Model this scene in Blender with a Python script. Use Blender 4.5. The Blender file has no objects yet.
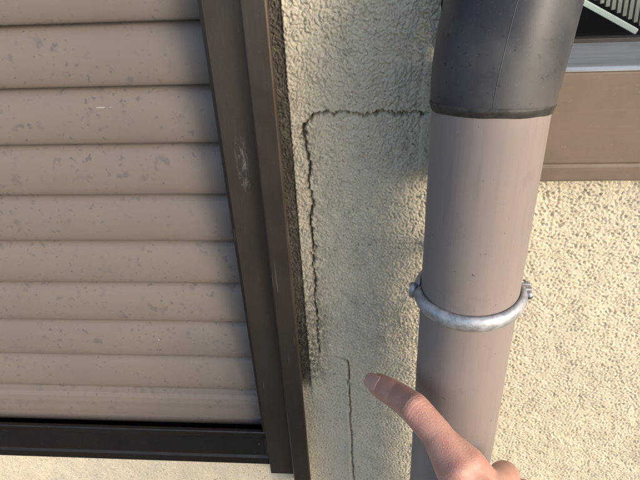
import bpy, bmesh, math, random
import numpy as np
from mathutils import Vector, Matrix

random.seed(7)
RNG = np.random.default_rng(11)
scene = bpy.context.scene
COL = scene.collection
PI = math.pi

# ---------------------------------------------------------------- frame of reference
# everything below is measured in millimetres: X to the right along the wall,
# D = distance from the photographer's lens towards the house, Z = height relative to the lens
WALL_D = 365.0
EYE = 1.5


def P(x, d, z):
    return Vector((x / 1000.0, (d - WALL_D) / 1000.0, EYE + z / 1000.0))


# ---------------------------------------------------------------- camera
def make_camera():
    f, pitch, yaw, roll = 594.447, 0.5810691, -0.1035925, 0.0564260
    fwd = Vector((math.sin(yaw) * math.cos(pitch), math.cos(yaw) * math.cos(pitch), -math.sin(pitch)))
    r = Vector((math.cos(yaw), -math.sin(yaw), 0))
    d = fwd.cross(r)
    r2 = r * math.cos(roll) + d * math.sin(roll)
    d2 = -r * math.sin(roll) + d * math.cos(roll)
    cd = bpy.data.cameras.new('camera')
    cam = bpy.data.objects.new('camera', cd)
    COL.objects.link(cam)
    u, b = -d2, -fwd
    cam.matrix_world = Matrix(((r2.x, u.x, b.x, 0), (r2.y, u.y, b.y, -WALL_D / 1000), (r2.z, u.z, b.z, EYE), (0, 0, 0, 1)))
    cd.sensor_width = 36.0
    cd.lens = f / 640.0 * 36.0
    cd.clip_start = 0.005
    cd.clip_end = 2000
    scene.camera = cam


make_camera()

# ---------------------------------------------------------------- sky, sun, exposure
SUN_EL = math.radians(18)
SUN_BEARING = math.radians(129)          # clockwise from +Y: from the right, in front of the wall
w = bpy.data.worlds.new('World')
scene.world = w
w.use_nodes = True
wn = w.node_tree.nodes
sky = wn.new('ShaderNodeTexSky')
sky.sky_type = 'NISHITA'
sky.sun_disc = False
sky.sun_elevation = SUN_EL
sky.sun_rotation = SUN_BEARING
sky.dust_density = 1.2
sky.air_density = 0.7
sky.ozone_density = 0.3
bg = wn['Background']
bg.inputs['Strength'].default_value = 0.15
w.node_tree.links.new(sky.outputs[0], bg.inputs[0])

sl = bpy.data.lights.new('sun', 'SUN')
sl.energy = 1.3
sl.angle = math.radians(22)
sl.color = (1.0, 0.87, 0.73)
so = bpy.data.objects.new('sun', sl)
COL.objects.link(so)
to_sun = Vector((math.sin(SUN_BEARING) * math.cos(SUN_EL), math.cos(SUN_BEARING) * math.cos(SUN_EL), math.sin(SUN_EL)))
so.rotation_euler = to_sun.to_track_quat('Z', 'Y').to_euler()
so.location = (2, -2, 4)

scene.view_settings.view_transform = 'Standard'
scene.view_settings.look = 'None'
scene.view_settings.gamma = 1.0
scene.view_settings.exposure = 1.06


# ---------------------------------------------------------------- helpers
def tag(o, label=None, cat=None, group=None, kind=None):
    if label: o['label'] = label
    if cat: o['category'] = cat
    if group: o['group'] = group
    if kind: o['kind'] = kind
    return o


def empty(name, loc):
    o = bpy.data.objects.new(name, None)
    o.empty_display_size = 0.02
    o.location = loc
    COL.objects.link(o)
    return o


def link_mesh(name, me, mat=None, parent=None):
    o = bpy.data.objects.new(name, me)
    COL.objects.link(o)
    if mat is not None:
        me.materials.clear()
        me.materials.append(mat)
    if parent is not None:
        o.parent = parent
        pm = Vector((0, 0, 0))
        q = parent
        while q is not None:
            pm += q.location
            q = q.parent
        o.location = -pm           # vertex data is in world space
    return o


def from_bm(name, bm, mat, parent=None, smooth=False, bevel=0.0, seg=2):
    bmesh.ops.recalc_face_normals(bm, faces=bm.faces[:])
    if bevel > 0:
        es = [e for e in bm.edges if len(e.link_faces) == 2 and e.calc_face_angle(0) > 0.5]
        bmesh.ops.bevel(bm, geom=es, offset=bevel / 1000, segments=seg, affect='EDGES', profile=0.5)
    me = bpy.data.meshes.new(name)
    bm.to_mesh(me)
    bm.free()
    if smooth:
        me.polygons.foreach_set('use_smooth', [True] * len(me.polygons))
    return link_mesh(name, me, mat, parent)


def bm_box(bm, x0, x1, d0, d1, z0, z1):
    v = [bm.verts.new(P(x, d, z)) for x in (x0, x1) for d in (d0, d1) for z in (z0, z1)]
    for f in ((0, 1, 3, 2), (4, 6, 7, 5), (0, 4, 5, 1), (2, 3, 7, 6), (0, 2, 6, 4), (1, 5, 7, 3)):
        bm.faces.new([v[i] for i in f])


def box(name, x0, x1, d0, d1, z0, z1, mat, parent=None, bevel=0.6):
    bm = bmesh.new()
    bm_box(bm, x0, x1, d0, d1, z0, z1)
    return from_bm(name, bm, mat, parent, bevel=bevel)


def prism_x(name, prof, x0, x1, mat, parent=None, bevel=0.0, smooth=False):
    """closed profile of (d, z) swept along X"""
    bm = bmesh.new()
    a = [bm.verts.new(P(x0, d, z)) for d, z in prof]
    b = [bm.verts.new(P(x1, d, z)) for d, z in prof]
    n = len(prof)
    for i in range(n):
        j = (i + 1) % n
        bm.faces.new((a[i], a[j], b[j], b[i]))
    bm.faces.new(a)
    bm.faces.new(b[::-1])
    return from_bm(name, bm, mat, parent, bevel=bevel, smooth=smooth)


def prism_z(name, prof, z0, z1, mat, parent=None, bevel=0.0):
    """closed profile of (x, d) swept along Z"""
    bm = bmesh.new()
    a = [bm.verts.new(P(x, d, z0)) for x, d in prof]
    b = [bm.verts.new(P(x, d, z1)) for x, d in prof]
    n = len(prof)
    for i in range(n):
        j = (i + 1) % n
        bm.faces.new((a[i], a[j], b[j], b[i]))
    bm.faces.new(a)
    bm.faces.new(b[::-1])
    return from_bm(name, bm, mat, parent, bevel=bevel)


def sweep(name, pts, radii, mat, parent=None, nseg=72, caps=True, rad_fn=None, flat=None):
    """tube along a list of (x,d,z) with a radius for each point"""
    pv = [P(*p) for p in pts]
    n = len(pv)
    bm = bmesh.new()
    rings = []
    ref = Vector((1, 0, 0))
    for i in range(n):
        t = (pv[min(i + 1, n - 1)] - pv[max(i - 1, 0)]).normalized()
        u = (ref - t * ref.dot(t)).normalized()
        v = t.cross(u)
        ring = []
        for k in range(nseg):
            a = 2 * PI * k / nseg
            r = radii[i] / 1000
            if rad_fn:
                r += rad_fn(i, a) / 1000
            ring.append(bm.verts.new(pv[i] + u * (math.cos(a) * r) + v * (math.sin(a) * r)))
        rings.append(ring)
    for i in range(n - 1):
        for k in range(nseg):
            j = (k + 1) % nseg
            bm.faces.new((rings[i][k], rings[i][j], rings[i + 1][j], rings[i + 1][k]))
    if caps:
        bm.faces.new(rings[0][::-1])
        bm.faces.new(rings[-1])
    return from_bm(name, bm, mat, parent, smooth=True)


# ---------------------------------------------------------------- materials
class NT:
    def __init__(self, name):
        self.m = bpy.data.materials.new(name)
        self.m.use_nodes = True
        self.t = self.m.node_tree
        self.b = self.t.nodes['Principled BSDF']
        self.out = self.t.nodes['Material Output']
        tc = self.t.nodes.new('ShaderNodeTexCoord')
        g = self.t.nodes.new('ShaderNodeNewGeometry')
        self.pos = g.outputs['Position']
        self.obj = tc.outputs['Object']
        s = self.t.nodes.new('ShaderNodeSeparateXYZ')
        self.link(self.pos, s.inputs[0])
        self.x, self.y, self.z = s.outputs

    def link(self, a, b):
        self.t.links.new(a, b)

    def _in(self, sock, v):
        if isinstance(v, (int, float)):
            sock.default_value = v
        elif isinstance(v, (tuple, list)):
            sock.default_value = tuple(v) + ((1,) if len(v) == 3 and len(sock.default_value) == 4 else ())
        else:
            self.link(v, sock)

    def noise(self, scale, detail=3, rough=0.55, vec=None, stretch=None, offset=(0, 0, 0), dist=0.0):
        n = self.t.nodes.new('ShaderNodeTexNoise')
        n.inputs['Scale'].default_value = scale
        n.inputs['Detail'].default_value = detail
        n.inputs['Roughness'].default_value = rough
        n.inputs['Distortion'].default_value = dist
        mp = self.t.nodes.new('ShaderNodeMapping')
        mp.inputs['Scale'].default_value = stretch or (1, 1, 1)
        mp.inputs['Location'].default_value = offset
        self.link(vec or self.pos, mp.inputs[0])
        self.link(mp.outputs[0], n.inputs['Vector'])
        return n.outputs['Fac']

    def voronoi(self, scale, stretch=None):
        n = self.t.nodes.new('ShaderNodeTexVoronoi')
        n.inputs['Scale'].default_value = scale
        mp = self.t.nodes.new('ShaderNodeMapping')
        mp.inputs['Scale'].default_value = stretch or (1, 1, 1)
        self.link(self.pos, mp.inputs[0])
        self.link(mp.outputs[0], n.inputs['Vector'])
        return n.outputs['Distance']

    def ramp(self, v, a, b, lo=0.0, hi=1.0):
        n = self.t.nodes.new('ShaderNodeMapRange')
        n.interpolation_type = 'SMOOTHSTEP'
        self._in(n.inputs['Value'], v)
        for k, q in zip(('From Min', 'From Max', 'To Min', 'To Max'), (a, b, lo, hi)):
            n.inputs[k].default_value = q
        return n.outputs['Result']

    def math(self, op, a, b=0.0):
        n = self.t.nodes.new('ShaderNodeMath')
        n.operation = op
        self._in(n.inputs[0], a)
        self._in(n.inputs[1], b)
        return n.outputs[0]

    def mul(self, a, b): return self.math('MULTIPLY', a, b)
    def add(self, a, b): return self.math('ADD', a, b)
    def mx(self, a, b): return self.math('MAXIMUM', a, b)

    def mix(self, fac, a, b):
        n = self.t.nodes.new('ShaderNodeMix')
        n.data_type = 'RGBA'
        self._in(n.inputs[0], fac)
        self._in(n.inputs[6], a)
        self._in(n.inputs[7], b)
        return n.outputs[2]

    def bump(self, h, strength, dist):
        n = self.t.nodes.new('ShaderNodeBump')
        n.inputs['Strength'].default_value = strength
        n.inputs['Distance'].default_value = dist
        self._in(n.inputs['Height'], h)
        self.link(n.outputs[0], self.b.inputs['Normal'])

    def set(self, **k):
        names = {'color': 'Base Color', 'rough': 'Roughness', 'metal': 'Metallic', 'spec': 'Specular IOR Level',
                 'coat': 'Coat Weight', 'sss': 'Subsurface Weight'}
        for key, v in k.items():
            self._in(self.b.inputs[names[key]], v)


def mat_stucco():
    m = NT('stucco')
    base = (0.70, 0.63, 0.475)
    tone = m.noise(9, 3, 0.6)
    c = m.mix(m.ramp(tone, 0.35, 0.7), base, (0.64, 0.585, 0.455))
    # small grains of grime, scattered
    sp = m.noise(330, 2, 0.6, offset=(3, 1, 2))
    patch = m.noise(26, 3, 0.6, offset=(5, 5, 5))
    spk = m.mul(m.ramp(sp, 0.585, 0.68), m.ramp(patch, 0.30, 0.65, 0.3, 1.0))
    c = m.mix(m.mul(spk, 0.6), c, (0.16, 0.135, 0.105))
    # mould on the old sealant right beside the shutter rail
    mould = m.noise(120, 4, 0.7, offset=(1, 7, 3))
    strip = m.ramp(m.x, -0.0535, -0.0525, 1, 0)
    high = m.ramp(m.z, EYE - 0.405, EYE - 0.385)
    mm = m.mul(m.mul(strip, high), m.ramp(mould, 0.30, 0.55, 0.86, 0.98))
    c = m.mix(mm, c, (0.085, 0.075, 0.060))
    # dark algae that spread out from the lower end of the joint
    dx = m.ramp(m.x, -0.053, -0.026, 1, 0)
    dz = m.mul(m.ramp(m.z, EYE - 0.405, EYE - 0.372), m.ramp(m.z, EYE - 0.34, EYE - 0.25, 1, 0.0))
    al = m.mul(m.mul(dx, dz), m.ramp(m.noise(230, 4, 0.7), 0.36, 0.60))
    c = m.mix(m.mul(al, 0.85), c, (0.055, 0.050, 0.040))
    # soot fringe along the long crack
    fr = m.mul(m.ramp(m.x, -0.052, -0.044), m.ramp(m.x, -0.043, -0.030, 1, 0))
    fr = m.mul(fr, m.mul(m.ramp(m.z, EYE - 0.36, EYE - 0.33), m.ramp(m.z, EYE - 0.16, EYE - 0.14, 1, 0)))
    fr = m.mul(fr, m.ramp(m.noise(200, 3, 0.7, offset=(9, 9, 1)), 0.45, 0.68))
    c = m.mix(m.mul(fr, 0.55), c, (0.10, 0.095, 0.075))
    # greenish tone of the pipe's shade, painted in patches between the windows
    g = m.mul(m.ramp(m.x, -0.055, -0.02), m.ramp(m.x, 0.02, 0.045, 1, 0))
    g = m.mul(g, m.ramp(m.noise(22, 4, 0.6, stretch=(1, 1, 0.5)), 0.35, 0.65))
    c = m.mix(m.mul(g, 0.12), c, (0.50, 0.475, 0.39))
    m.set(color=c, rough=0.9, spec=0.2)
    m.bump(m.add(m.noise(1100, 3, 0.75), m.mul(m.noise(520, 3, 0.7), 1.6)), 0.85, 0.0007)
    return m.m


def mat_slat():
    m = NT('shutter_paint')
    t = m.noise(7, 4, 0.6, stretch=(0.6, 1, 1.6))
    c = m.mix(m.ramp(t, 0.3, 0.7), (0.194, 0.161, 0.137), (0.171, 0.146, 0.130))
    # grey weather blotches: fine flecks, longer smears
    pat = m.noise(34, 3, 0.6, offset=(4, 2, 8))
    n1 = m.noise(250, 1, 0.4, offset=(1, 1, 1))
    n2 = m.noise(105, 2.5, 0.55, offset=(6, 2, 4))
    f1 = m.mul(m.ramp(n1, 0.62, 0.73), m.ramp(pat, 0.38, 0.62, 0.25, 1.0))
    f2 = m.mul(m.ramp(n2, 0.58, 0.72), m.ramp(pat, 0.42, 0.58, 0.1, 1.0))
    f = m.mx(m.mul(f1, 0.75), m.mul(f2, 0.6))
    c = m.mix(f, c, (0.100, 0.095, 0.099))
    dust = m.noise(900, 2, 0.6)
    c = m.mix(m.ramp(dust, 0.62, 0.75, 0, 0.25), c, (0.19, 0.15, 0.13))
    m.set(color=c, rough=m.ramp(pat, 0.3, 0.7, 0.42, 0.58), spec=0.4)
    m.bump(m.noise(1500, 2, 0.6), 0.12, 0.0002)
    return m.m


def mat_bronze(name, col, scratch=True, rough=0.42, streak=(1, 1, 0.03), metal=0.55):
    m = NT(name)
    s = m.noise(900, 3, 0.6, stretch=streak)
    g = m.noise(30, 4, 0.6)
    dark = tuple(q * 0.78 for q in col)
    c = m.mix(m.ramp(g, 0.3, 0.7), col, dark)
    c = m.mix(m.ramp(s, 0.5, 0.8, 0, 0.3), c, tuple(q * 1.3 for q in col))
    dustn = m.noise(420, 3, 0.7)
    c = m.mix(m.ramp(dustn, 0.64, 0.74, 0, 0.35), c, (0.30, 0.26, 0.22))
    if scratch:
        # pale scuff where something rubbed the rail, and fine diagonal scratches
        zz = m.mul(m.ramp(m.z, EYE - 0.200, EYE - 0.180), m.ramp(m.z, EYE - 0.165, EYE - 0.150, 1, 0))
        xx = m.mul(m.ramp(m.x, -0.0905, -0.087), m.ramp(m.x, -0.084, -0.080, 1, 0))
        n = m.ramp(m.noise(420, 4, 0.75, stretch=(1.0, 1, 0.35)), 0.47, 0.62)
        c = m.mix(m.mul(m.mul(zz, xx), m.mul(n, 0.6)), c, (0.50, 0.46, 0.42))
        fs = m.noise(160, 1, 0.3, stretch=(3.0, 1, 0.12), offset=(2, 0, 0))
        c = m.mix(m.mul(m.ramp(fs, 0.735, 0.76), 0.5), c, (0.45, 0.40, 0.36))
    m.set(color=c, rough=m.ramp(g, 0.3, 0.7, rough - 0.06, rough + 0.1), metal=metal)
    m.bump(s, 0.06, 0.0002)
    return m.m


def mat_pipe():
    m = NT('pipe_plastic')
    t = m.noise(22, 4, 0.6, stretch=(1, 1, 0.35))
    c = m.mix(m.ramp(t, 0.3, 0.7), (0.256, 0.216, 0.199), (0.226, 0.196, 0.187))
    st = m.noise(420, 3, 0.6, stretch=(1, 1, 0.04))
    c = m.mix(m.ramp(st, 0.45, 0.75, 0, 0.4), c, (0.20, 0.165, 0.158))
    sp = m.noise(300, 2, 0.5, offset=(8, 3, 1))
    c = m.mix(m.ramp(sp, 0.735, 0.76, 0, 0.8), c, (0.07, 0.06, 0.06))
    dr = m.mul(m.ramp(m.noise(130, 3, 0.6, stretch=(1, 1, 0.06), offset=(5, 1, 2)), 0.56, 0.72), m.ramp(m.noise(14, 3, 0.6, offset=(2, 8, 3)), 0.4, 0.65))
    c = m.mix(m.mul(dr, 0.38), c, (0.165, 0.142, 0.138))
    rub = m.mul(m.ramp(m.noise(60, 4, 0.7, offset=(1, 3, 9)), 0.60, 0.72), 0.35)
    c = m.mix(rub, c, (0.17, 0.148, 0.148))
    m.set(color=c, rough=m.ramp(t, 0.3, 0.7, 0.50, 0.62), spec=0.4)
    m.bump(m.add(st, m.noise(900, 2, 0.5)), 0.05, 0.0002)
    return m.m


def mat_elbow():
    m = NT('elbow_plastic')
    t = m.noise(20, 5, 0.6, offset=(2, 2, 2))
    c = m.mix(m.ramp(t, 0.35, 0.68), (0.030, 0.032, 0.038), (0.068, 0.067, 0.070))
    low = m.mul(m.ramp(m.z, EYE - 0.110, EYE - 0.085, 1, 0), m.ramp(m.x, 0.055, 0.09))
    c = m.mix(m.mul(low, 0.4), c, (0.15, 0.13, 0.12))
    sp = m.noise(330, 2, 0.5, offset=(4, 3, 1), dist=0.3)
    c = m.mix(m.ramp(sp, 0.64, 0.72, 0, 0.85), c, (0.022, 0.022, 0.026))
    dv = m.noise(650, 2, 0.6)
    c = m.mix(m.ramp(dv, 0.6, 0.75, 0, 0.2), c, (0.15, 0.147, 0.145))
    m.set(color=c, rough=m.ramp(t, 0.3, 0.7, 0.40, 0.55), spec=0.35)
    m.bump(m.noise(500, 3, 0.6), 0.06, 0.0003)
    return m.m


def mat_grime_ring():
    m = NT('old_adhesive')
    t = m.noise(160, 4, 0.7)
    c = m.mix(m.ramp(t, 0.3, 0.7), (0.018, 0.018, 0.017), (0.055, 0.052, 0.047))
    m.set(color=c, rough=0.6)
    m.bump(t, 0.4, 0.0006)
    return m.m


def mat_zinc():
    m = NT('galvanised_steel')
    t = m.noise(160, 4, 0.7)
    c = m.mix(m.ramp(t, 0.3, 0.7), (0.30, 0.32, 0.35), (0.50, 0.52, 0.54))
    d = m.noise(420, 3, 0.7, offset=(2, 5, 1))
    c = m.mix(m.ramp(d, 0.58, 0.70, 0, 0.6), c, (0.22, 0.22, 0.23))
    m.set(color=c, rough=m.ramp(t, 0.3, 0.7, 0.42, 0.6), metal=0.65)
    m.bump(m.add(t, d), 0.25, 0.0004)
    return m.m


def mat_skin():
    m = NT('skin')
    t = m.noise(60, 4, 0.6)
    c = m.mix(m.ramp(t, 0.3, 0.7), (0.50, 0.285, 0.220), (0.43, 0.215, 0.168))
    r = m.noise(140, 3, 0.6, offset=(3, 3, 3))
    c = m.mix(m.ramp(r, 0.52, 0.72, 0, 0.45), c, (0.46, 0.275, 0.22))
    m.set(color=c, rough=0.46, sss=0.12, spec=0.4)
    m.b.inputs['Subsurface Radius'].default_value = (1.0, 0.35, 0.2)
    m.b.inputs['Subsurface Scale'].default_value = 0.003
    v = m.voronoi(1100, (1, 1, 1))
    m.bump(m.add(m.add(m.mul(v, 0.9), m.noise(1500, 3, 0.6)), m.mul(m.noise(420, 4, 0.7, dist=0.6), 1.6)), 0.32, 0.0005)
    return m.m


def mat_nail():
    m = NT('fingernail')
    m.set(color=(0.45, 0.275, 0.23), rough=0.38, sss=0.15, spec=0.5)
    m.b.inputs['Subsurface Radius'].default_value = (1.0, 0.4, 0.3)
    m.b.inputs['Subsurface Scale'].default_value = 0.002
    return m.m


def mat_plain(name, col, rough=0.6, metal=0.0, var=0.25, scale=60):
    m = NT(name)
    t = m.noise(scale, 4, 0.6)
    c = m.mix(m.ramp(t, 0.3, 0.7), col, tuple(q * (1 - var) for q in col))
    m.set(color=c, rough=rough, metal=metal)
    m.bump(m.noise(scale * 8, 2, 0.6), 0.1, 0.0004)
    return m.m


def mat_ledge():
    m = NT('aluminium_ledge')
    s = m.noise(500, 3, 0.6, stretch=(0.04, 1, 1))
    g = m.noise(60, 4, 0.65, stretch=(0.3, 1, 1))
    c = m.mix(m.ramp(s, 0.4, 0.75), (0.40, 0.45, 0.50), (0.31, 0.345, 0.38))
    c = m.mix(m.ramp(g, 0.5, 0.7, 0, 0.4), c, (0.24, 0.25, 0.26))
    m.set(color=c, rough=0.42, metal=0.6)
    m.bump(s, 0.08, 0.0003)
    return m.m


def mat_glass():
    m = NT('window_glass')
    t = m.t
    tr = t.nodes.new('ShaderNodeBsdfTransparent')
    tr.inputs[0].default_value = (0.86, 0.90, 0.89, 1)
    gl = t.nodes.new('ShaderNodeBsdfGlossy')
    gl.inputs['Roughness'].default_value = 0.01
    lw = t.nodes.new('ShaderNodeLayerWeight')
    lw.inputs[0].default_value = 0.5
    fac = m.add(m.mul(m.math('POWER', lw.outputs['Facing'], 4.0), 0.9), 0.03)
    mx = t.nodes.new('ShaderNodeMixShader')
    m.link(fac, mx.inputs[0])
    m.link(tr.outputs[0], mx.inputs[1])
    m.link(gl.outputs[0], mx.inputs[2])
    m.link(mx.outputs[0], m.out.inputs[0])
    return m.m


def mat_ground():
    m = NT('concrete_ground')
    t = m.noise(6, 5, 0.65)
    c = m.mix(m.ramp(t, 0.3, 0.7), (0.09, 0.087, 0.082), (0.06, 0.058, 0.055))
    c = m.mix(m.ramp(m.noise(120, 3, 0.6), 0.55, 0.7, 0, 0.5), c, (0.10, 0.10, 0.095))
    m.set(color=c, rough=0.9)
    m.bump(m.noise(180, 3, 0.6), 0.3, 0.003)
    return m.m


MAT = dict(
    stucco=mat_stucco(), slat=mat_slat(),
    rail=mat_bronze('bronze_aluminium', (0.150, 0.125, 0.104), metal=0.92, rough=0.42),
    bar=mat_bronze('dark_bronze_aluminium', (0.060, 0.055, 0.052), scratch=False, streak=(0.03, 1, 1), metal=0.9, rough=0.46),
    sill=mat_bronze('brown_sill_enamel', (0.190, 0.150, 0.112), scratch=False, rough=0.5, streak=(0.02, 1, 1), metal=0.15),
    pipe=mat_pipe(), elbow=mat_elbow(), grime=mat_grime_ring(), zinc=mat_zinc(), skin=mat_skin(), nail=mat_nail(),
    black=mat_plain('black_void', (0.012, 0.012, 0.012), 0.8), ledge=mat_ledge(), glass=mat_glass(),
    room=mat_plain('dark_room', (0.030, 0.032, 0.031), 0.85, scale=8), white=mat_plain('reflection_white', (0.82, 0.86, 0.85), 0.4, var=0.05),
    screen=mat_plain('pale_slat', (0.42, 0.40, 0.36), 0.6), core=mat_plain('mortar', (0.25, 0.24, 0.22), 0.9), ground=mat_ground(),
    seam=mat_plain('elbow_seam_plastic', (0.17, 0.17, 0.175), 0.4), chip=mat_plain('pale_scrape', (0.34, 0.33, 0.315), 0.6, var=0.1),
    rubber=mat_plain('dark_rubber', (0.02, 0.02, 0.02), 0.6), steel=mat_plain('bolt_steel', (0.30, 0.30, 0.31), 0.4, metal=0.8),
)


# ---------------------------------------------------------------- ground and wall
def build_ground():
    bm = bmesh.new()
    s = 400000
    v = [bm.verts.new(P(x, d, -1500)) for x, d in ((-s, -s), (s, -s), (s, s), (-s, s))]
    bm.faces.new(v)
    tag(from_bm('ground', bm, MAT['ground']), kind='structure')


build_ground()

TILE, STEP = 1024, 0.45


def band_noise(lo, hi, seed, ax=1.0, az=1.0):
    """periodic noise with feature sizes lo..hi (mm)"""
    r = np.random.default_rng(seed)
    f = np.fft.fft2(r.standard_normal((TILE, TILE)))
    kz = np.fft.fftfreq(TILE, STEP)[:, None] * az
    kx = np.fft.fftfreq(TILE, STEP)[None, :] * ax
    k = np.sqrt(kx ** 2 + kz ** 2) + 1e-9
    wl = 1.0 / k
    g = np.exp(-((np.log(wl) - 0.5 * np.log(lo * hi)) / (0.6 * np.log(hi / lo))) ** 2)
    a = np.fft.ifft2(f * g).real
    return a / a.std()


def sample(a, X, Z):
    u = np.mod(X / STEP, TILE)
    v = np.mod(Z / STEP, TILE)
    i = np.floor(u).astype(int); j = np.floor(v).astype(int)
    fu, fv = u - i, v - j
    i %= TILE; j %= TILE
    i1, j1 = (i + 1) % TILE, (j + 1) % TILE
    return (a[j, i] * (1 - fu) + a[j, i1] * fu) * (1 - fv) + (a[j1, i] * (1 - fu) + a[j1, i1] * fu) * fv


def sstep(x, a, b):
    t = np.clip((x - a) / (b - a), 0, 1)
    return t * t * (3 - 2 * t)


def rough_line(pts, amp, step=1.1, seed=0):
    r = np.random.default_rng(seed)
    out = []
    for (x0, z0, w0), (x1, z1, w1) in zip(pts[:-1], pts[1:]):
        n = max(2, int(math.hypot(x1 - x0, z1 - z0) / step))
        nx, nz = -(z1 - z0), (x1 - x0)
        l = math.hypot(nx, nz)
        for k in range(n):
            t = k / n
            o = r.normal(0, amp)
            out.append((x0 + (x1 - x0) * t + nx / l * o, z0 + (z1 - z0) * t + nz / l * o,
                        max(0.12, (w0 + (w1 - w0) * t) * r.uniform(0.3, 1.7) * 0.62)))
    out.append(pts[-1])
    return out


# (x, z, half width)
CRACKS = [
    (rough_line([(-39.0, -146, .5), (-43, -150, 1.2), (-45, -153.5, 1.5), (-44.4, -165, .5), (-41.4, -178, .8), (-43.8, -193, .7), (-41.6, -211, .7),
                 (-44.4, -224, .8), (-43.6, -245, .8), (-44.5, -262, .7), (-43.2, -280, .8), (-45, -300, .6), (-43.6, -318, .5),
                 (-44.8, -336, .35), (-43.6, -356, .2)], 0.85, seed=1), 22),
    (rough_line([(36, -143.5, .6), (33, -144, 1.5), (30, -143, .7), (16, -144.5, .8), (6, -142.5, .9), (-6, -145, .8), (-16, -142.5, .7), (-27, -143.5, .7),
                 (-34, -142.8, .6), (-40, -146, .7)], 0.8, seed=2), 16),
    (rough_line([(-30, -361, .15), (-24, -361.5, .3), (-20.2, -364.5, .5), (-19.0, -374, .5), (-20, -395, .45), (-18.8, -415, .55), (-19.8, -440, .5),
                 (-18.4, -468, .5), (-18.6, -500, .45), (-17.2, -540, .4), (-18.0, -580, .3)], 0.5, seed=3), 18),
    (rough_line([(8, -244, .12), (20, -245.5, .4), (36, -244.5, .45)], 0.4, seed=4), 2.5),
    (rough_line([(-43, -312, .2), (-40.5, -330, .3), (-40, -352, .25), (-37, -372, .15)], 0.5, seed=5), 2.0),
]


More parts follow.
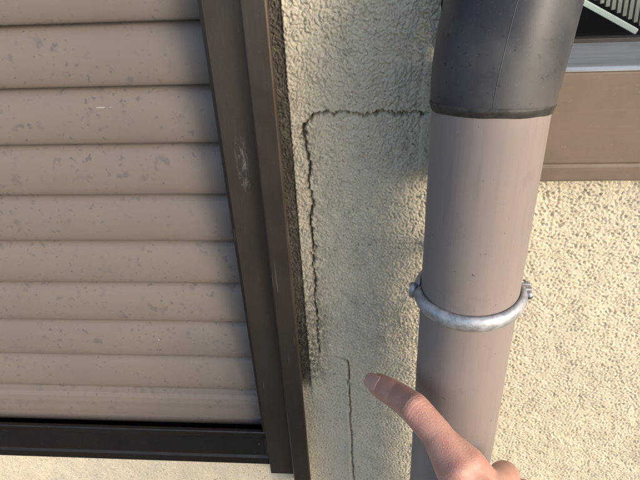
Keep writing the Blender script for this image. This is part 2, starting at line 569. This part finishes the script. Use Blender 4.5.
def build_wall():
    def lines(segs):
        out = []
        for a, b, s in segs:
            n = max(1, int(round((b - a) / s)))
            out += [a + (b - a) * k / n for k in range(n)]
        out.append(segs[-1][1])
        return np.array(out)
    xs = lines([(-1600, -960, 80), (-960, -440, 40), (-440, -68, 1.6), (-68, 40, 0.5), (40, 275, 0.8), (275, 1000, 29), (1000, 1600, 60)])
    zs = lines([(-1500, -600, 60), (-600, -504, 0.65), (-504, -184, 0.65), (-184, -60, 0.65), (-60, 420, 40), (420, 600, 45), (600, 1100, 100)])
    X, Z = np.meshgrid(xs, zs)
    fade = sstep(X, -440, -425) * (1 - sstep(X, 262, 275)) * sstep(Z, -600, -590) * (1 - sstep(Z, -70, -60))
    A = band_noise(2.2, 4.2, 21)
    B = band_noise(4.0, 8.0, 22, ax=0.85, az=1.2)
    W1, W2 = band_noise(12, 30, 23), band_noise(12, 30, 24)
    F = band_noise(1.4, 2.6, 25)
    G = band_noise(25, 80, 26)
    n = 0.8 * sample(A, X, Z) + 0.45 * sample(band_noise(1.3, 2.2, 28), X, Z) + 0.35 * sample(band_noise(6, 14, 29), X, Z)
    f = sample(F, X, Z)
    wx = X + 3.2 * sample(W1, X, Z)
    wz = Z + 3.2 * sample(W2, X, Z)
    bb = sample(B, wx, wz)
    right = -1.9 * sstep(-n, 0.5, 2.1) + 0.24 * np.clip(n, -1, 1.5) + 0.08 * f
    left = 1.55 * np.minimum(np.abs(bb), 1.0) ** 0.65 + 0.30 * n + 0.12 * f - 1.2
    wl = (1 - sstep(X + 0.35 * (Z + 200), -20, 35)) * sstep(Z, -440, -300)
    wl = np.maximum(wl, (1 - sstep(X, 38, 60)) * sstep(Z, -215, -160))
    smooth = 1 - 0.45 * sstep(-Z, 390, 470) * (1 - sstep(X, -15, 10))
    H = (left * wl + right * (1 - wl)) * smooth + 0.35 * sample(G, X, Z)
    # the panel left of the cracks stands a little proud of the rest, the plaster above the upper crack too
    H += 0.2 * sstep(Z + 0.6 * n, -143.2, -141.6) * (1 - sstep(X, 30, 34)) * sstep(X, -41, -38)
    H += 0.25 * (1 - sstep(X + 0.5 * n, -45, -43)) * sstep(Z, -360, -340)
    H += 0.8 * np.exp(-((X + 21.5 + 0.4 * n) / 2.2) ** 2) * (1 - sstep(Z, -372, -362))
    # sealant joint beside the shutter rail
    H -= 1.3 * (1 - sstep(X, -53.8, -52.4)) * sstep(Z, -420, -400)
    # smooth sealant bead at the left end of the brown sill
    bead = sstep(X, 31.6, 32.1) * (1 - sstep(X, 44, 46)) * sstep(Z, -184.5, -183) * (1 - sstep(Z + 0.5 * (X - 32), -102, -100))
    H = H * (1 - 0.7 * bead) + 1.5 * bead
    # cracks
    inside = (X > -68) & (X < 44) & (Z < -60) & (Z > -600)
    px, pz = X[inside], Z[inside]
    carve = np.zeros(px.shape)
    rz = np.round(pz, 4)
    for line, depth in CRACKS:
        for (x0, z0, w0), (x1, z1, w1) in zip(line[:-1], line[1:]):
            m = np.where((pz > min(z0, z1) - 3) & (pz < max(z0, z1) + 3) & (px > min(x0, x1) - 3) & (px < max(x0, x1) + 3))[0]
            if not len(m):
                continue
            ax, az = x1 - x0, z1 - z0
            L2 = ax * ax + az * az + 1e-9
            t = np.clip(((px[m] - x0) * ax + (pz[m] - z0) * az) / L2, 0, 1)
            dist = np.hypot(px[m] - x0 - ax * t, pz[m] - z0 - az * t)
            ww = w0 + (w1 - w0) * t
            c = depth * (1 - sstep(dist, ww * 0.7, ww + 0.35)) * np.clip(ww / 0.45, 0.25, 1)
            c += 0.2 * (1 - sstep(dist, 0.8, 2.2))
            carve[m] = np.maximum(carve[m], c)
    tmp = H[inside]
    H[inside] = tmp - carve
    H *= fade
    nx_, nz_ = len(xs), len(zs)
    co = np.empty((nz_, nx_, 3))
    co[..., 0] = X / 1000
    co[..., 1] = -H / 1000
    co[..., 2] = EYE + Z / 1000
    idx = np.arange(nx_ * nz_).reshape(nz_, nx_)
    cx = (xs[:-1] + xs[1:]) / 2
    cz = (zs[:-1] + zs[1:]) / 2
    CX, CZ = np.meshgrid(cx, cz)
    hole = ((CX > -960) & (CX < -68) & (CZ > -504) & (CZ < 420)) | ((CX > 40) & (CX < 1000) & (CZ > -184) & (CZ < 600))
    keep = ~hole
    q = np.stack([idx[:-1, :-1][keep], idx[:-1, 1:][keep], idx[1:, 1:][keep], idx[1:, :-1][keep]], axis=1)
    used = np.zeros(nx_ * nz_, bool)
    used[q.ravel()] = True
    remap = np.cumsum(used) - 1
    q = remap[q]
    verts = co.reshape(-1, 3)[used]
    me = bpy.data.meshes.new('house_wall')
    me.vertices.add(len(verts))
    me.vertices.foreach_set('co', verts.ravel())
    me.loops.add(q.size)
    me.loops.foreach_set('vertex_index', q.ravel().astype(np.int32))
    me.polygons.add(len(q))
    me.polygons.foreach_set('loop_start', np.arange(0, q.size, 4, dtype=np.int32))
    me.polygons.foreach_set('use_smooth', np.ones(len(q), bool))
    me.update()
    wall = link_mesh('house_wall', me, MAT['stucco'])
    tag(wall, 'cream stucco house wall with jagged black cracks between shutter and rain pipe', 'wall')
    bm = bmesh.new()
    d0, d1 = 392, 470
    bm_box(bm, -68, 40, d0, d1, -504, 600)
    bm_box(bm, 40, 1000, d0, d1, -504, -186)
    bm_box(bm, -1600, 1600, d0, d1, -1500, -506)
    bm_box(bm, -1600, -960, d0, d1, -504, 1100)
    bm_box(bm, 1000, 1600, d0, d1, -504, 1100)
    bm_box(bm, -958, -70, d0, d1, 420, 1100)
    bm_box(bm, -68, 998, d0, d1, 602, 1100)
    from_bm('wall_core', bm, MAT['core'], wall)


build_wall()


# ---------------------------------------------------------------- left window: closed roller shutter
def build_shutter():
    root = empty('roller_shutter', P(-500, 365, -504))
    tag(root, 'closed taupe roller shutter in a dark bronze frame with grime flecks on its slats', 'shutter')
    x0, x1 = -945, -88
    pitch = 41.14
    prof = [(10.0, 2.0), (10.0, -0.4), (7.6, -1.2), (5.2, -2.8), (3.4, -5.2), (1.9, -8.5), (0.6, -12.5), (-0.5, -17), (-1.2, -22), (-1.5, -27), (-1.4, -31), (-0.9, -34.5),
            (-0.1, -37.2), (0.9, -38.9), (2.0, -39.6), (3.2, -39.4), (4.4, -38.4), (7.0, -38.0), (11.5, -38.0), (11.5, 2.0)]
    bm = bmesh.new()
    rings = []
    NX = 24
    rr = random.Random(3)
    for k in range(NX + 1):
        x = x0 + (x1 - x0) * k / NX
        rings.append([bm.verts.new(Vector((x / 1000, (374 + d - WALL_D) / 1000, z / 1000))) for d, z in prof])
    n = len(prof)
    for a, b in zip(rings[:-1], rings[1:]):
        for i in range(n):
            j = (i + 1) % n
            bm.faces.new((a[i], a[j], b[j], b[i]))
    bm.faces.new(rings[0]); bm.faces.new(rings[-1][::-1])
    bmesh.ops.recalc_face_normals(bm, faces=bm.faces[:])
    me = bpy.data.meshes.new('slat')
    bm.to_mesh(me); bm.free()
    me.polygons.foreach_set('use_smooth', [True] * len(me.polygons))
    me.materials.append(MAT['slat'])
    me.set_sharp_from_angle(angle=math.radians(42))
    me.update()
    slats = {}
    for k in range(-11, 9):
        top = -86.8 - pitch * k + 0.8           # bottom line of the slat above
        o = bpy.data.objects.new('slat', me)
        COL.objects.link(o)
        o.parent = root
        o.location = Vector((0, rr.uniform(-.0003, .0003), EYE + top / 1000)) - root.location
        o.rotation_euler = (rr.uniform(-.006, .006) * 0.3, 0, 0)
        slats[k] = o
    # bottom rail of the curtain
    prism_x('bottom_rail', [(383, -416.0), (379, -418.4), (375.6, -421.5), (373.6, -425.5), (372.6, -431), (372.6, -456), (373.2, -459), (375, -460.2), (385, -460.2), (385, -416.0)], x0, x1, MAT['slat'], root)
    box('black_backing', -950, -66, 398, 404, -504, 418, MAT['black'], root, bevel=0)  # black plate added behind the slats to stop light leaking in
    # sill channel below: front lip and floor
    prism_x('sill_channel', [(356.5, -449.0), (359.5, -449.0), (360.4, -451), (360.4, -489), (396, -492.0), (396, -502), (372, -502), (359, -497.2),
                             (356, -495.5), (355.4, -486), (357.0, -483.5), (357.4, -460), (355.8, -456), (355.8, -450)], -960, -97.5, MAT['bar'], root)
    sc = [c for c in root.children if c.name.startswith('sill_channel')][0]
    for x, z, r in ((-105.6, -454.6, 0.8), (-106, -466, 1.2)):
        bm = bmesh.new()
        bmesh.ops.create_uvsphere(bm, u_segments=12, v_segments=8, radius=r / 1000, matrix=Matrix.Translation(P(x, 356.8, z)))
        from_bm('screw_head', bm, MAT['steel'] if r < 1 else MAT['rubber'], sc, smooth=True)
    # side rails: recessed channel face, inner lip, proud cover strip
    for s in (1, -1):
        def mx(prof):
            return prof if s > 0 else [(-1050 - x + 27, d) for x, d in prof]
        rail = prism_z('side_rail', mx([(-97.4, 352.5), (-73.0, 352.5), (-73.0, 376), (-69.2, 376), (-69.2, 396), (-87, 396), (-87, 368), (-95.6, 368), (-95.6, 355.5), (-97.4, 355.5)]),
                       -505, 418, MAT['rail'], root, bevel=0.5)
        prism_z('guide_lip', mx([(-100.6, 357), (-98.0, 356.2), (-98.0, 368.5), (-96.2, 368.5), (-96.2, 371), (-100.6, 371)]), -491, 417, MAT['rail'], rail, bevel=0.4)
        prism_z('cover_strip', mx([(-74.2, 351.8), (-73.8, 345.4), (-72.6, 344.2), (-58.9, 344.2), (-57.7, 345.2), (-58.0, 348.4), (-67.5, 349.2), (-69.2, 351), (-69.2, 375.4), (-72.6, 375.4), (-72.6, 351.8)]),
                -526, 419, MAT['rail'], rail, bevel=0.45)
    box('head_box', -972, -52, 330, 396, 420, 640, MAT['rail'], root, bevel=2)
    # small scraped spots that show bare metal
    def chip(k, x, dz, w, h, seed):
        r = random.Random(seed)
        z = -86.8 - pitch * k + 0.8 + dz
        t = -dz
        d = np.interp(t, [5.2, 8.5, 12.5, 17, 22, 27, 31], [3.4, 1.9, .6, -.5, -1.2, -1.5, -1.4]) + 374 - 0.2
        bm = bmesh.new()
        ring = []
        for i in range(14):
            a = 2 * PI * i / 14
            q = r.uniform(.75, 1.1)
            ring.append((x + math.copysign(abs(math.cos(a)) ** .5, math.cos(a)) * w / 2 * q, z + math.sin(a) * h / 2 * q))
        for dd in (0, 0.35):
            vs = [bm.verts.new(P(a, d + dd, b)) for a, b in ring]
            if dd == 0: fr = vs
            else: bk = vs
        bm.faces.new(fr); bm.faces.new(bk[::-1])
        for i in range(14):
            j = (i + 1) % 14
            bm.faces.new((fr[i], bk[i], bk[j], fr[j]))
        from_bm('scraped_spot', bm, MAT['chip'], slats[k])
    chip(1, -183.5, -12.5, 7, 1.4, 1)
    chip(1, -176.5, -12.5, 1.2, 1.2, 2)
    chip(6, -185, -18, 1.6, 1.5, 3)


build_shutter()


# ---------------------------------------------------------------- right window
def build_window():
    root = empty('window', P(520, 365, -184))
    tag(root, 'window with wide brown sill and aluminium ledge behind the rain pipe', 'window')
    x0, x1 = 46.5, 1000
    prism_x('sill_panel', [(343.2, -181.6), (343.0, -172.2), (343.9, -171.4), (343.9, -170.2), (343.0, -169.4), (343.0, -113.2), (344.2, -112.0), (372, -112.0), (372, -183.0), (344.8, -183.0)], x0, x1, MAT['sill'], root, bevel=0.5)
    prism_x('sill_ledge', [(341.8, -110.8), (343.0, -109.6), (344.2, -109.2), (346.0, -109.0), (347.4, -109.9), (368, -105.6), (370.2, -105.0), (373, -104.6), (373, -111.8), (341.8, -111.8)],
            x0, x1, MAT['ledge'], root)
    box('gasket', x0 + 2, x1 - 2, 373.2, 379, -111, -102.2, MAT['rubber'], root, bevel=0.3)
    box('glass_pane', x0 + 6, x1 - 6, 374.8, 377.4, -104.0, 590, MAT['glass'], root, bevel=0)
    for a, b in ((40.5, 62), (978, 999.5)):
        prism_z('frame_post', [(a, 362), (b, 362), (b, 372), (b, 386), (a, 386)], -102.0, 598, MAT['sill'], root, bevel=0.6)
    box('head_frame', 62.5, 977.5, 362, 386, 560, 598, MAT['sill'], root)
    # room behind the glass
    bm = bmesh.new()
    bm_box(bm, 30, 1100, 474, 2200, -900, 640)
    r = from_bm('room', bm, MAT['room'])
    me = r.data
    bm = bmesh.new(); bm.from_mesh(me)
    # open the side facing the window
    near = [f for f in bm.faces if all(abs(v.co.y - P(0, 474, 0).y) < 1e-5 for v in f.verts)]
    bmesh.ops.delete(bm, geom=near, context='FACES')
    bm.to_mesh(me); bm.free()
    tag(r, kind='structure')


build_window()


def build_glass_reflection():
    # bright reflection in the pane, modelled as an added sloping bar inside the glass
    a, b = P(120, 500, -86), P(208.5, 500, -132.4)
    t = (b - a).normalized()
    n = Vector((0, 1, 0))
    u = t.cross(n).normalized()
    bm = bmesh.new()
    prof = [(-2.1, -2), (2.1, -2), (2.4, 2), (2.0, 6), (-2.0, 6), (-2.4, 2)]
    ra = [bm.verts.new(a + u * (p / 1000) + n * (q / 1000)) for p, q in prof]
    rb = [bm.verts.new(b + u * (p / 1000) + n * (q / 1000)) for p, q in prof]
    for i in range(6):
        j = (i + 1) % 6
        bm.faces.new((ra[i], ra[j], rb[j], rb[i]))
    bm.faces.new(ra); bm.faces.new(rb[::-1])
    bar = from_bm('reflection_bar', bm, MAT['white'], bevel=0.5)
    tag(bar, 'white sloping bar behind the window glass standing in for a bright reflection', 'bar')
    root = empty('reflection_screen', P(215, 520, -130))  # added slats that stand in for a fence mirrored in the pane
    tag(root, 'pale slatted screen behind the window glass standing in for a reflected fence', 'screen')
    base = None
    bm = bmesh.new()
    bm_box(bm, -1.5, 1.5, WALL_D - 2, WALL_D + 2, -EYE * 1000, -EYE * 1000 + 120)
    me = bpy.data.meshes.new('screen_slat')
    bmesh.ops.recalc_face_normals(bm, faces=bm.faces[:])
    bm.to_mesh(me); bm.free()
    me.materials.append(MAT['screen'])
    for k in range(30):
        x = 150 + 4.9 * k
        z = -96 - (x - 150) * 0.53
        o = bpy.data.objects.new('slat', me)
        COL.objects.link(o)
        o.parent = root
        o.location = P(x, 520, z) - root.location
        o.rotation_euler = (0, math.radians(-4), 0)
    a = [(150 - 6, -88), (150 + 29 * 4.9 + 10, -96 - 29 * 4.9 * .53)]
    for dz in (8, 100):
        bm = bmesh.new()
        p0, p1 = P(a[0][0], 524, a[0][1] + dz), P(a[1][0], 524, a[1][1] + dz)
        vs = [bm.verts.new(p + Vector((0, q / 1000, s / 1000))) for p in (p0, p1) for q in (0, 4) for s in (-2, 2)]
        for f in ((0, 1, 3, 2), (4, 6, 7, 5), (0, 4, 5, 1), (2, 3, 7, 6), (0, 2, 6, 4), (1, 5, 7, 3)):
            bm.faces.new([vs[i] for i in f])
        from_bm('cross_rail', bm, MAT['room'], root)


build_glass_reflection()


# ---------------------------------------------------------------- rain pipe and clamp
PX, PD, PR = 61.3, 300.0, 30.0


def build_pipe():
    root = empty('rain_pipe', P(PX, PD, -1500))
    tag(root, 'mauve grey vertical rain pipe with dark weathered elbow on top', 'rain pipe')
    zs = [-1500, -1200, -900, -700] + list(range(-600, -119, 20)) + [-114]
    sweep('pipe', [(PX, PD, z) for z in zs] + [(61.5, 301.3, -105), (62.0, 303.4, -97)], [PR] * len(zs) + [29.6, 29.0], MAT['pipe'], root, nseg=96, caps=False)
    # elbow: leans back to the wall and to the right as it rises
    ctrl = [(61.4, 299.6, -114.0), (62.0, 301.7, -105), (63.4, 304.8, -94), (65.8, 309.0, -80), (68.8, 313.6, -66), (73.0, 318.8, -52), (78.6, 323.4, -38),
            (83.6, 324.6, -24), (92.5, 326.2, -9), (103, 326.4, 8), (115, 326.4, 26), (127, 326.4, 44)]
    pts, rad = [], []
    cr = [31.0, 31.8, 32.4, 32.7, 32.4, 31.7, 30.9, 30.4, 30.3, 30.3, 30.3, 30.3]
    for i in range(len(ctrl) - 1):
        p0, p1, p2, p3 = [Vector(ctrl[max(0, min(len(ctrl) - 1, i + k))]) for k in (-1, 0, 1, 2)]
        for k in range(4):
            t = k / 4
            q = 0.5 * ((2 * p1) + (-p0 + p2) * t + (2 * p0 - 5 * p1 + 4 * p2 - p3) * t * t + (-p0 + 3 * p1 - 3 * p2 + p3) * t ** 3)
            pts.append(tuple(q)); rad.append(cr[i] + (cr[i + 1] - cr[i]) * t)
    pts.append(ctrl[-1]); rad.append(cr[-1])
    # rolled bottom rim
    rad[0] -= 0.3
    el = sweep('elbow', pts, rad, MAT['elbow'], root, nseg=96)
    # mould seam along the front of the elbow
    sp = []
    for i in range(1, len(pts) - 6):
        t = (Vector(pts[i + 1]) - Vector(pts[i - 1])).normalized()
        out = Vector((-0.18, -1, 0.0))
        out = (out - t * out.dot(t)).normalized()
        sp.append(tuple(Vector(pts[i]) + out * (rad[i] - 0.12)))
    sweep('seam', sp, [0.24] * len(sp), MAT['elbow'], el, nseg=8)
    # adhesive and dirt squeezed out under the rim
    rr = random.Random(5)
    ph = [rr.uniform(0, 6.3) for _ in range(6)]
    def low(a):
        return sum(math.sin((k * 2 + 1) * a + ph[k]) / (k + 1.5) for k in range(6)) * 0.55
    bm = bmesh.new()
    N = 160
    rings = []
    ax = Vector((0.02, 0.25, 1.0)).normalized()
    u = (Vector((1, 0, 0)) - ax * ax.x).normalized(); v = ax.cross(u)
    for j, (dr, dz) in enumerate(((0.15, -4.0), (0.5, -3.2), (0.9, -1.9), (1.35, -0.3), (1.65, 0.5), (1.2, 1.2))):
        ring = []
        for k in range(N):
            a = 2 * PI * k / N
            h = dz + (low(a) if j < 3 else low(a) * 0.25)
            c = Vector(pts[0]) + ax * (h + 0.4)
            # follow the upright pipe
            q = c + u * (math.cos(a) * (PR + dr)) + v * (math.sin(a) * (PR + dr))
            if j < 4:
                dx, dd = q.x - PX, q.y - PD
                l = math.hypot(dx, dd)
                q.x, q.y = PX + dx / l * (PR + dr), PD + dd / l * (PR + dr)
            ring.append(bm.verts.new(P(q.x, q.y, q.z)))
        rings.append(ring)
    for a, b in zip(rings[:-1], rings[1:]):
        for k in range(N):
            j = (k + 1) % N
            bm.faces.new((a[k], a[j], b[j], b[k]))
    from_bm('adhesive_ring', bm, MAT['grime'], root, smooth=True)
    # the pipe goes on along the wall beyond the elbow
    d = (Vector(ctrl[-1]) - Vector(ctrl[-2])).normalized()
    e0 = Vector(ctrl[-1]) - d * 15
    sweep('upper_pipe', [tuple(e0 + d * (k * 120)) for k in range(8)], [PR] * 8, MAT['pipe'], root, nseg=64)


build_pipe()


def build_clamp():
    root = empty('pipe_clamp', P(PX, 365, -236))
    tag(root, 'galvanised steel clamp ring holding the rain pipe to the wall', 'clamp')
    zc = -236.5

    def band(name, a0, a1, R0, n):
        # domed strap: profile (radial, z)
        prof = [(0.0, -5.4), (1.5, -5.2), (3.1, -4.1), (4.1, -2.0), (4.4, 0), (4.1, 2.0), (3.1, 4.1), (1.5, 5.2), (0.0, 5.4)]
        bm = bmesh.new()
        rings = []
        for k in range(n + 1):
            a = a0 + (a1 - a0) * k / n
            sag = 0.9 * math.cos(a)
            rings.append([bm.verts.new(P(PX + math.cos(a) * (R0 + r), PD + math.sin(a) * (R0 + r), zc + z + sag)) for r, z in prof])
        m = len(prof)
        for a, b in zip(rings[:-1], rings[1:]):
            for i in range(m):
                j = (i + 1) % m
                bm.faces.new((a[i], a[j], b[j], b[i]))
        bm.faces.new(rings[0]); bm.faces.new(rings[-1][::-1])
        return from_bm(name, bm, MAT['zinc'], root, smooth=True)

    band('front_strap', PI * 1.015, PI * 1.985, PR + 0.5, 56)
    band('rear_strap', PI * 0.03, PI * 0.97, PR + 0.5, 56)
    # rolled hinge on the left
    sweep('hinge_knuckle', [(PX - 35.2, PD + 1.2, zc - 5.0), (PX - 35.2, PD + 1.2, zc + 3.8)], [2.3, 2.3], MAT['zinc'], root, nseg=20)
    sweep('hinge_pin', [(PX - 35.2, PD + 1.2, zc - 5.8), (PX - 35.2, PD + 1.2, zc + 5.0)], [1.3, 1.3], MAT['steel'], root, nseg=14)
    # two ears with a bolt on the right
    for d0, d1, nm in ((PD - 3.6, PD - 1.4, 'front_ear'), (PD + 1.2, PD + 3.4, 'rear_ear')):
        box(nm, PX + 31.5, PX + 37.6, d0, d1, zc - 3.6, zc + 5.0, MAT['zinc'], root, bevel=0.7)
    b = sweep('bolt', [(PX + 35.4, PD - 7.2, zc + 1.2), (PX + 35.4, PD + 9.5, zc + 1.2)], [1.2, 1.2], MAT['steel'], root, nseg=14)
    sweep('bolt_head', [(PX + 35.4, PD - 6.6, zc + 1.2), (PX + 35.4, PD - 3.7, zc + 1.2)], [2.5, 2.5], MAT['zinc'], b, nseg=6)
    sweep('nut', [(PX + 35.4, PD + 3.5, zc + 1.2), (PX + 35.4, PD + 6.2, zc + 1.2)], [2.5, 2.5], MAT['zinc'], b, nseg=6)
    # stem driven into the wall
    sweep('stem', [(PX, PD + 33.5, zc), (PX, WALL_D + 12, zc)], [4, 4], MAT['zinc'], root, nseg=16)


build_clamp()


# ---------------------------------------------------------------- hand
def build_hand():
    caps = []           # (p0, r0, p1, r1) in mm

    def chain(pts):
        for (p, r), (q, s) in zip(pts[:-1], pts[1:]):
            caps.append((Vector(p), r, Vector(q), s))

    tip, dip, pip = Vector((5.1, 283, -304.3)), Vector((17.2, 270, -300.2)), Vector((26.6, 256, -295.1))
    midp, mcp = Vector((40.0, 242, -302.2)), Vector((50.9, 226, -312.3))
    chain([(tip, 8.0), ((tip + dip) / 2 , 8.8), (dip, 9.0), ((dip + pip) / 2, 9.5), (pip, 9.9), (midp, 9.8), (mcp, 13.4)])
    wrist = Vector((112, 158, -368))
    mid = Vector((70.5, 224, -328.5))
    ring = Vector((86, 224, -346))
    lit = Vector((98, 220, -364))
    for m, r in ((mcp, 12.0), (mid, 12.2), (ring, 11.5), (lit, 10.5)):
        w = wrist + (m - mcp) * 0.35
        chain([(m, r), ((m + w) / 2, 12.5), (w, 14.5)])
    chain([(mcp, 10.5), (mid, 11), (ring, 10.5), (lit, 9.5)])
    h1 = (mcp + wrist) / 2; h2 = (mid + wrist) / 2; h3 = (lit + wrist) / 2
    chain([(h1, 12.5), (h2, 13.5), (h3, 12.5)])
    chain([(midp + Vector((3, -2, -2)), 8.8), (Vector((57.5, 228, -310)), 10.2), (mid + Vector((-3, 2, 3)), 10.5)])
    # curled fingers: down and away from the viewer, then back to the palm
    fw = Vector((-0.42, 0.80, 0.1)).normalized()
    pa = Vector((-0.25, 0.45, -0.86)).normalized()
    for m, l, r in ((mid, 44, 9.6), (ring, 40, 9.2), (lit, 32, 8.2)):
        a = m + (Vector((91, 257, -360)) - mid).normalized() * l
        b = a + (pa * 0.6 - fw * 0.75).normalized() * l * 0.58
        c = b + (-pa * 0.55 - fw * 0.8).normalized() * l * 0.42
        chain([(m, r + 1.6), ((m + a) / 2, r), (a, r + 0.4), (b, r - 0.8), (c, r - 1.8)])
    # thumb folded under the palm
    cmc = wrist + Vector((-16, 14, -8))
    t1 = cmc + Vector((-22, 30, -22)); t2 = t1 + Vector((-2, 27, -8)); t3 = t2 + Vector((14, 19, 0))
    chain([(wrist + Vector((-6, 0, -4)), 13), (cmc, 14.5), (t1, 12.5), (t2, 10.4), (t3, 8.2)])
    chain([(cmc, 13), ((mcp + t1) / 2 + Vector((8, -6, 2)), 11.5), (mcp, 10.5)])
    # wrist and forearm
    wm = wrist + (lit - mcp) * 0.18
    for o, s in ((Vector((-9, -2, 4)), 1), (Vector((11, 5, -6)), 1)):
        chain([(wm + o, 17), (wm + o + Vector((40, -62, -24)), 20), (wm + o + Vector((95, -150, -62)), 27), (wm + o * 1.2 + Vector((150, -240, -100)), 33)])
    bm = bmesh.new()
    for p0, r0, p1, r1 in caps:
        ax = p1 - p0
        L = ax.length
        if L < 1e-6:
            continue
        z = ax / L
        x = z.orthogonal().normalized(); y = z.cross(x)
        prof = []
        for k in range(0, 7):
            a = -PI / 2 + PI / 2 * k / 6
            prof.append((r0 * math.sin(a), r0 * math.cos(a)))
        for k in range(0, 7):
            a = PI / 2 * k / 6
            prof.append((L + r1 * math.sin(a), r1 * math.cos(a)))
        rings = []
        for h, rr in prof:
            if rr < 1e-4:
                rings.append([bm.verts.new(P(*(p0 + z * h)))])
            else:
                rings.append([bm.verts.new(P(*(p0 + z * h + x * (rr * math.cos(t)) + y * (rr * math.sin(t))))) for t in [2 * PI * q / 24 for q in range(24)]])
        for a, b in zip(rings[:-1], rings[1:]):
            for q in range(24):
                j = (q + 1) % 24
                if len(a) == 1: bm.faces.new((a[0], b[j], b[q]))
                elif len(b) == 1: bm.faces.new((a[q], a[j], b[0]))
                else: bm.faces.new((a[q], a[j], b[j], b[q]))
    me = bpy.data.meshes.new('hand_raw')
    bmesh.ops.recalc_face_normals(bm, faces=bm.faces[:])
    bm.to_mesh(me); bm.free()
    tmp = bpy.data.objects.new('hand_raw', me)
    COL.objects.link(tmp)
    rm = tmp.modifiers.new('r', 'REMESH'); rm.mode = 'VOXEL'; rm.voxel_size = 0.0009
    sm = tmp.modifiers.new('s', 'SMOOTH'); sm.factor = 0.5; sm.iterations = 14
    bpy.context.view_layer.update()
    dg = bpy.context.evaluated_depsgraph_get()
    me2 = bpy.data.meshes.new_from_object(tmp.evaluated_get(dg))
    bpy.data.objects.remove(tmp)
    # knuckle folds, tendons and nail fold, pushed into the surface
    n = len(me2.vertices)
    co = np.empty(n * 3); me2.vertices.foreach_get('co', co); co = co.reshape(-1, 3)
    no = np.empty(n * 3); me2.vertex_normals.foreach_get('vector', no); no = no.reshape(-1, 3)
    mm = co * 1000; mm[:, 1] += WALL_D; mm[:, 2] -= EYE * 1000
    back = np.array((-0.05, -0.72, 0.69))
    dors = np.clip(no @ back, 0, 1)
    disp = np.zeros(n)
    ax = np.array((dip - midp).normalized())
    rel = mm - np.array(pip)
    s = rel @ ax
    rad = np.linalg.norm(rel - s[:, None] * ax, axis=1)
    near = (np.abs(s) < 12) & (rad < 15)
    wob = 0.5 * np.sin(rel[:, 0] * 0.9) + 0.4 * np.sin(rel[:, 2] * 1.3)
    for off, dep, wd in ((-6.0, .15, .6), (-3.9, .26, .6), (-1.9, .3, .6), (0.0, .42, .7), (2.1, .3, .6), (4.0, .26, .6), (6.0, .16, .6)):
        disp -= near * dep * np.exp(-((s - off + wob * (0.5 + 0.1 * off)) / wd) ** 2) * sstep(dors, 0.15, 0.6)
    disp += near * 0.9 * np.exp(-(s / 5.0) ** 2) * sstep(dors, 0.3, 0.9)
    ax2 = np.array((tip - dip).normalized())
    rel = mm - np.array(dip)
    s2 = rel @ ax2
    rad2 = np.linalg.norm(rel - s2[:, None] * ax2, axis=1)
    near = (np.abs(s2) < 8) & (rad2 < 12)
    for off, dep in ((-1.6, .25), (0.0, .38), (1.5, .25)):
        disp -= near * dep * np.exp(-((s2 - off) / .5) ** 2) * sstep(dors, 0.2, 0.7)
    for kn, hh in ((mcp, 1.9), (mid, 1.6)):
        rel = mm - np.array(kn)
        dd = np.linalg.norm(rel - (rel @ back)[:, None] * back, axis=1)
        disp += hh * np.exp(-(dd / 7.5) ** 2) * dors
    co2 = co + no * (disp / 1000)[:, None]
    me2.vertices.foreach_set('co', co2.ravel())
    me2.polygons.foreach_set('use_smooth', [True] * len(me2.polygons))
    me2.update()
    hand = link_mesh('hand', me2, MAT['skin'])
    me2.name = 'hand'
    tag(hand, 'bare hand pointing at the wall crack with its index finger across the pipe', 'hand')
    # nail plate on the back of the fingertip
    axis = (tip - dip).normalized()
    up = Vector((-0.30, -0.55, 0.78))
    up = (up - axis * up.dot(axis)).normalized()
    side = axis.cross(up)
    bm = bmesh.new()
    NU, NV = 12, 12
    grid = []
    for i in range(NU + 1):
        row = []
        s = i / NU
        along = -4.6 + 11.4 * s
        half = 5.2 * (1 - max(0, (s - 0.72) / 0.28) ** 2.2 * 0.42) * (1 - max(0, (0.22 - s) / 0.22) ** 2 * 0.35)
        for j in range(NV + 1):
            t = -1 + 2 * j / NV
            a = t * half / 7.6
            R = 8.45 - 0.6 * max(0, s - 0.35)
            if s > 0.9: R += 0.1
            row.append(tip + axis * along + up * (math.cos(a) * R) + side * (math.sin(a) * R))
        grid.append(row)
    tops = [[bm.verts.new(P(*q)) for q in r] for r in grid]
    bots = [[bm.verts.new(P(*(q - up * 0.7))) for q in r] for r in grid]
    for i in range(NU):
        for j in range(NV):
            bm.faces.new((tops[i][j], tops[i + 1][j], tops[i + 1][j + 1], tops[i][j + 1]))
            bm.faces.new((bots[i][j], bots[i][j + 1], bots[i + 1][j + 1], bots[i + 1][j]))
    for i in range(NU):
        bm.faces.new((tops[i][0], bots[i][0], bots[i + 1][0], tops[i + 1][0]))
        bm.faces.new((tops[i][NV], tops[i + 1][NV], bots[i + 1][NV], bots[i][NV]))
    for j in range(NV):
        bm.faces.new((tops[0][j], tops[0][j + 1], bots[0][j + 1], bots[0][j]))
        bm.faces.new((tops[NU][j], bots[NU][j], bots[NU][j + 1], tops[NU][j + 1]))
    from_bm('fingernail', bm, MAT['nail'], hand, smooth=True)


build_hand()
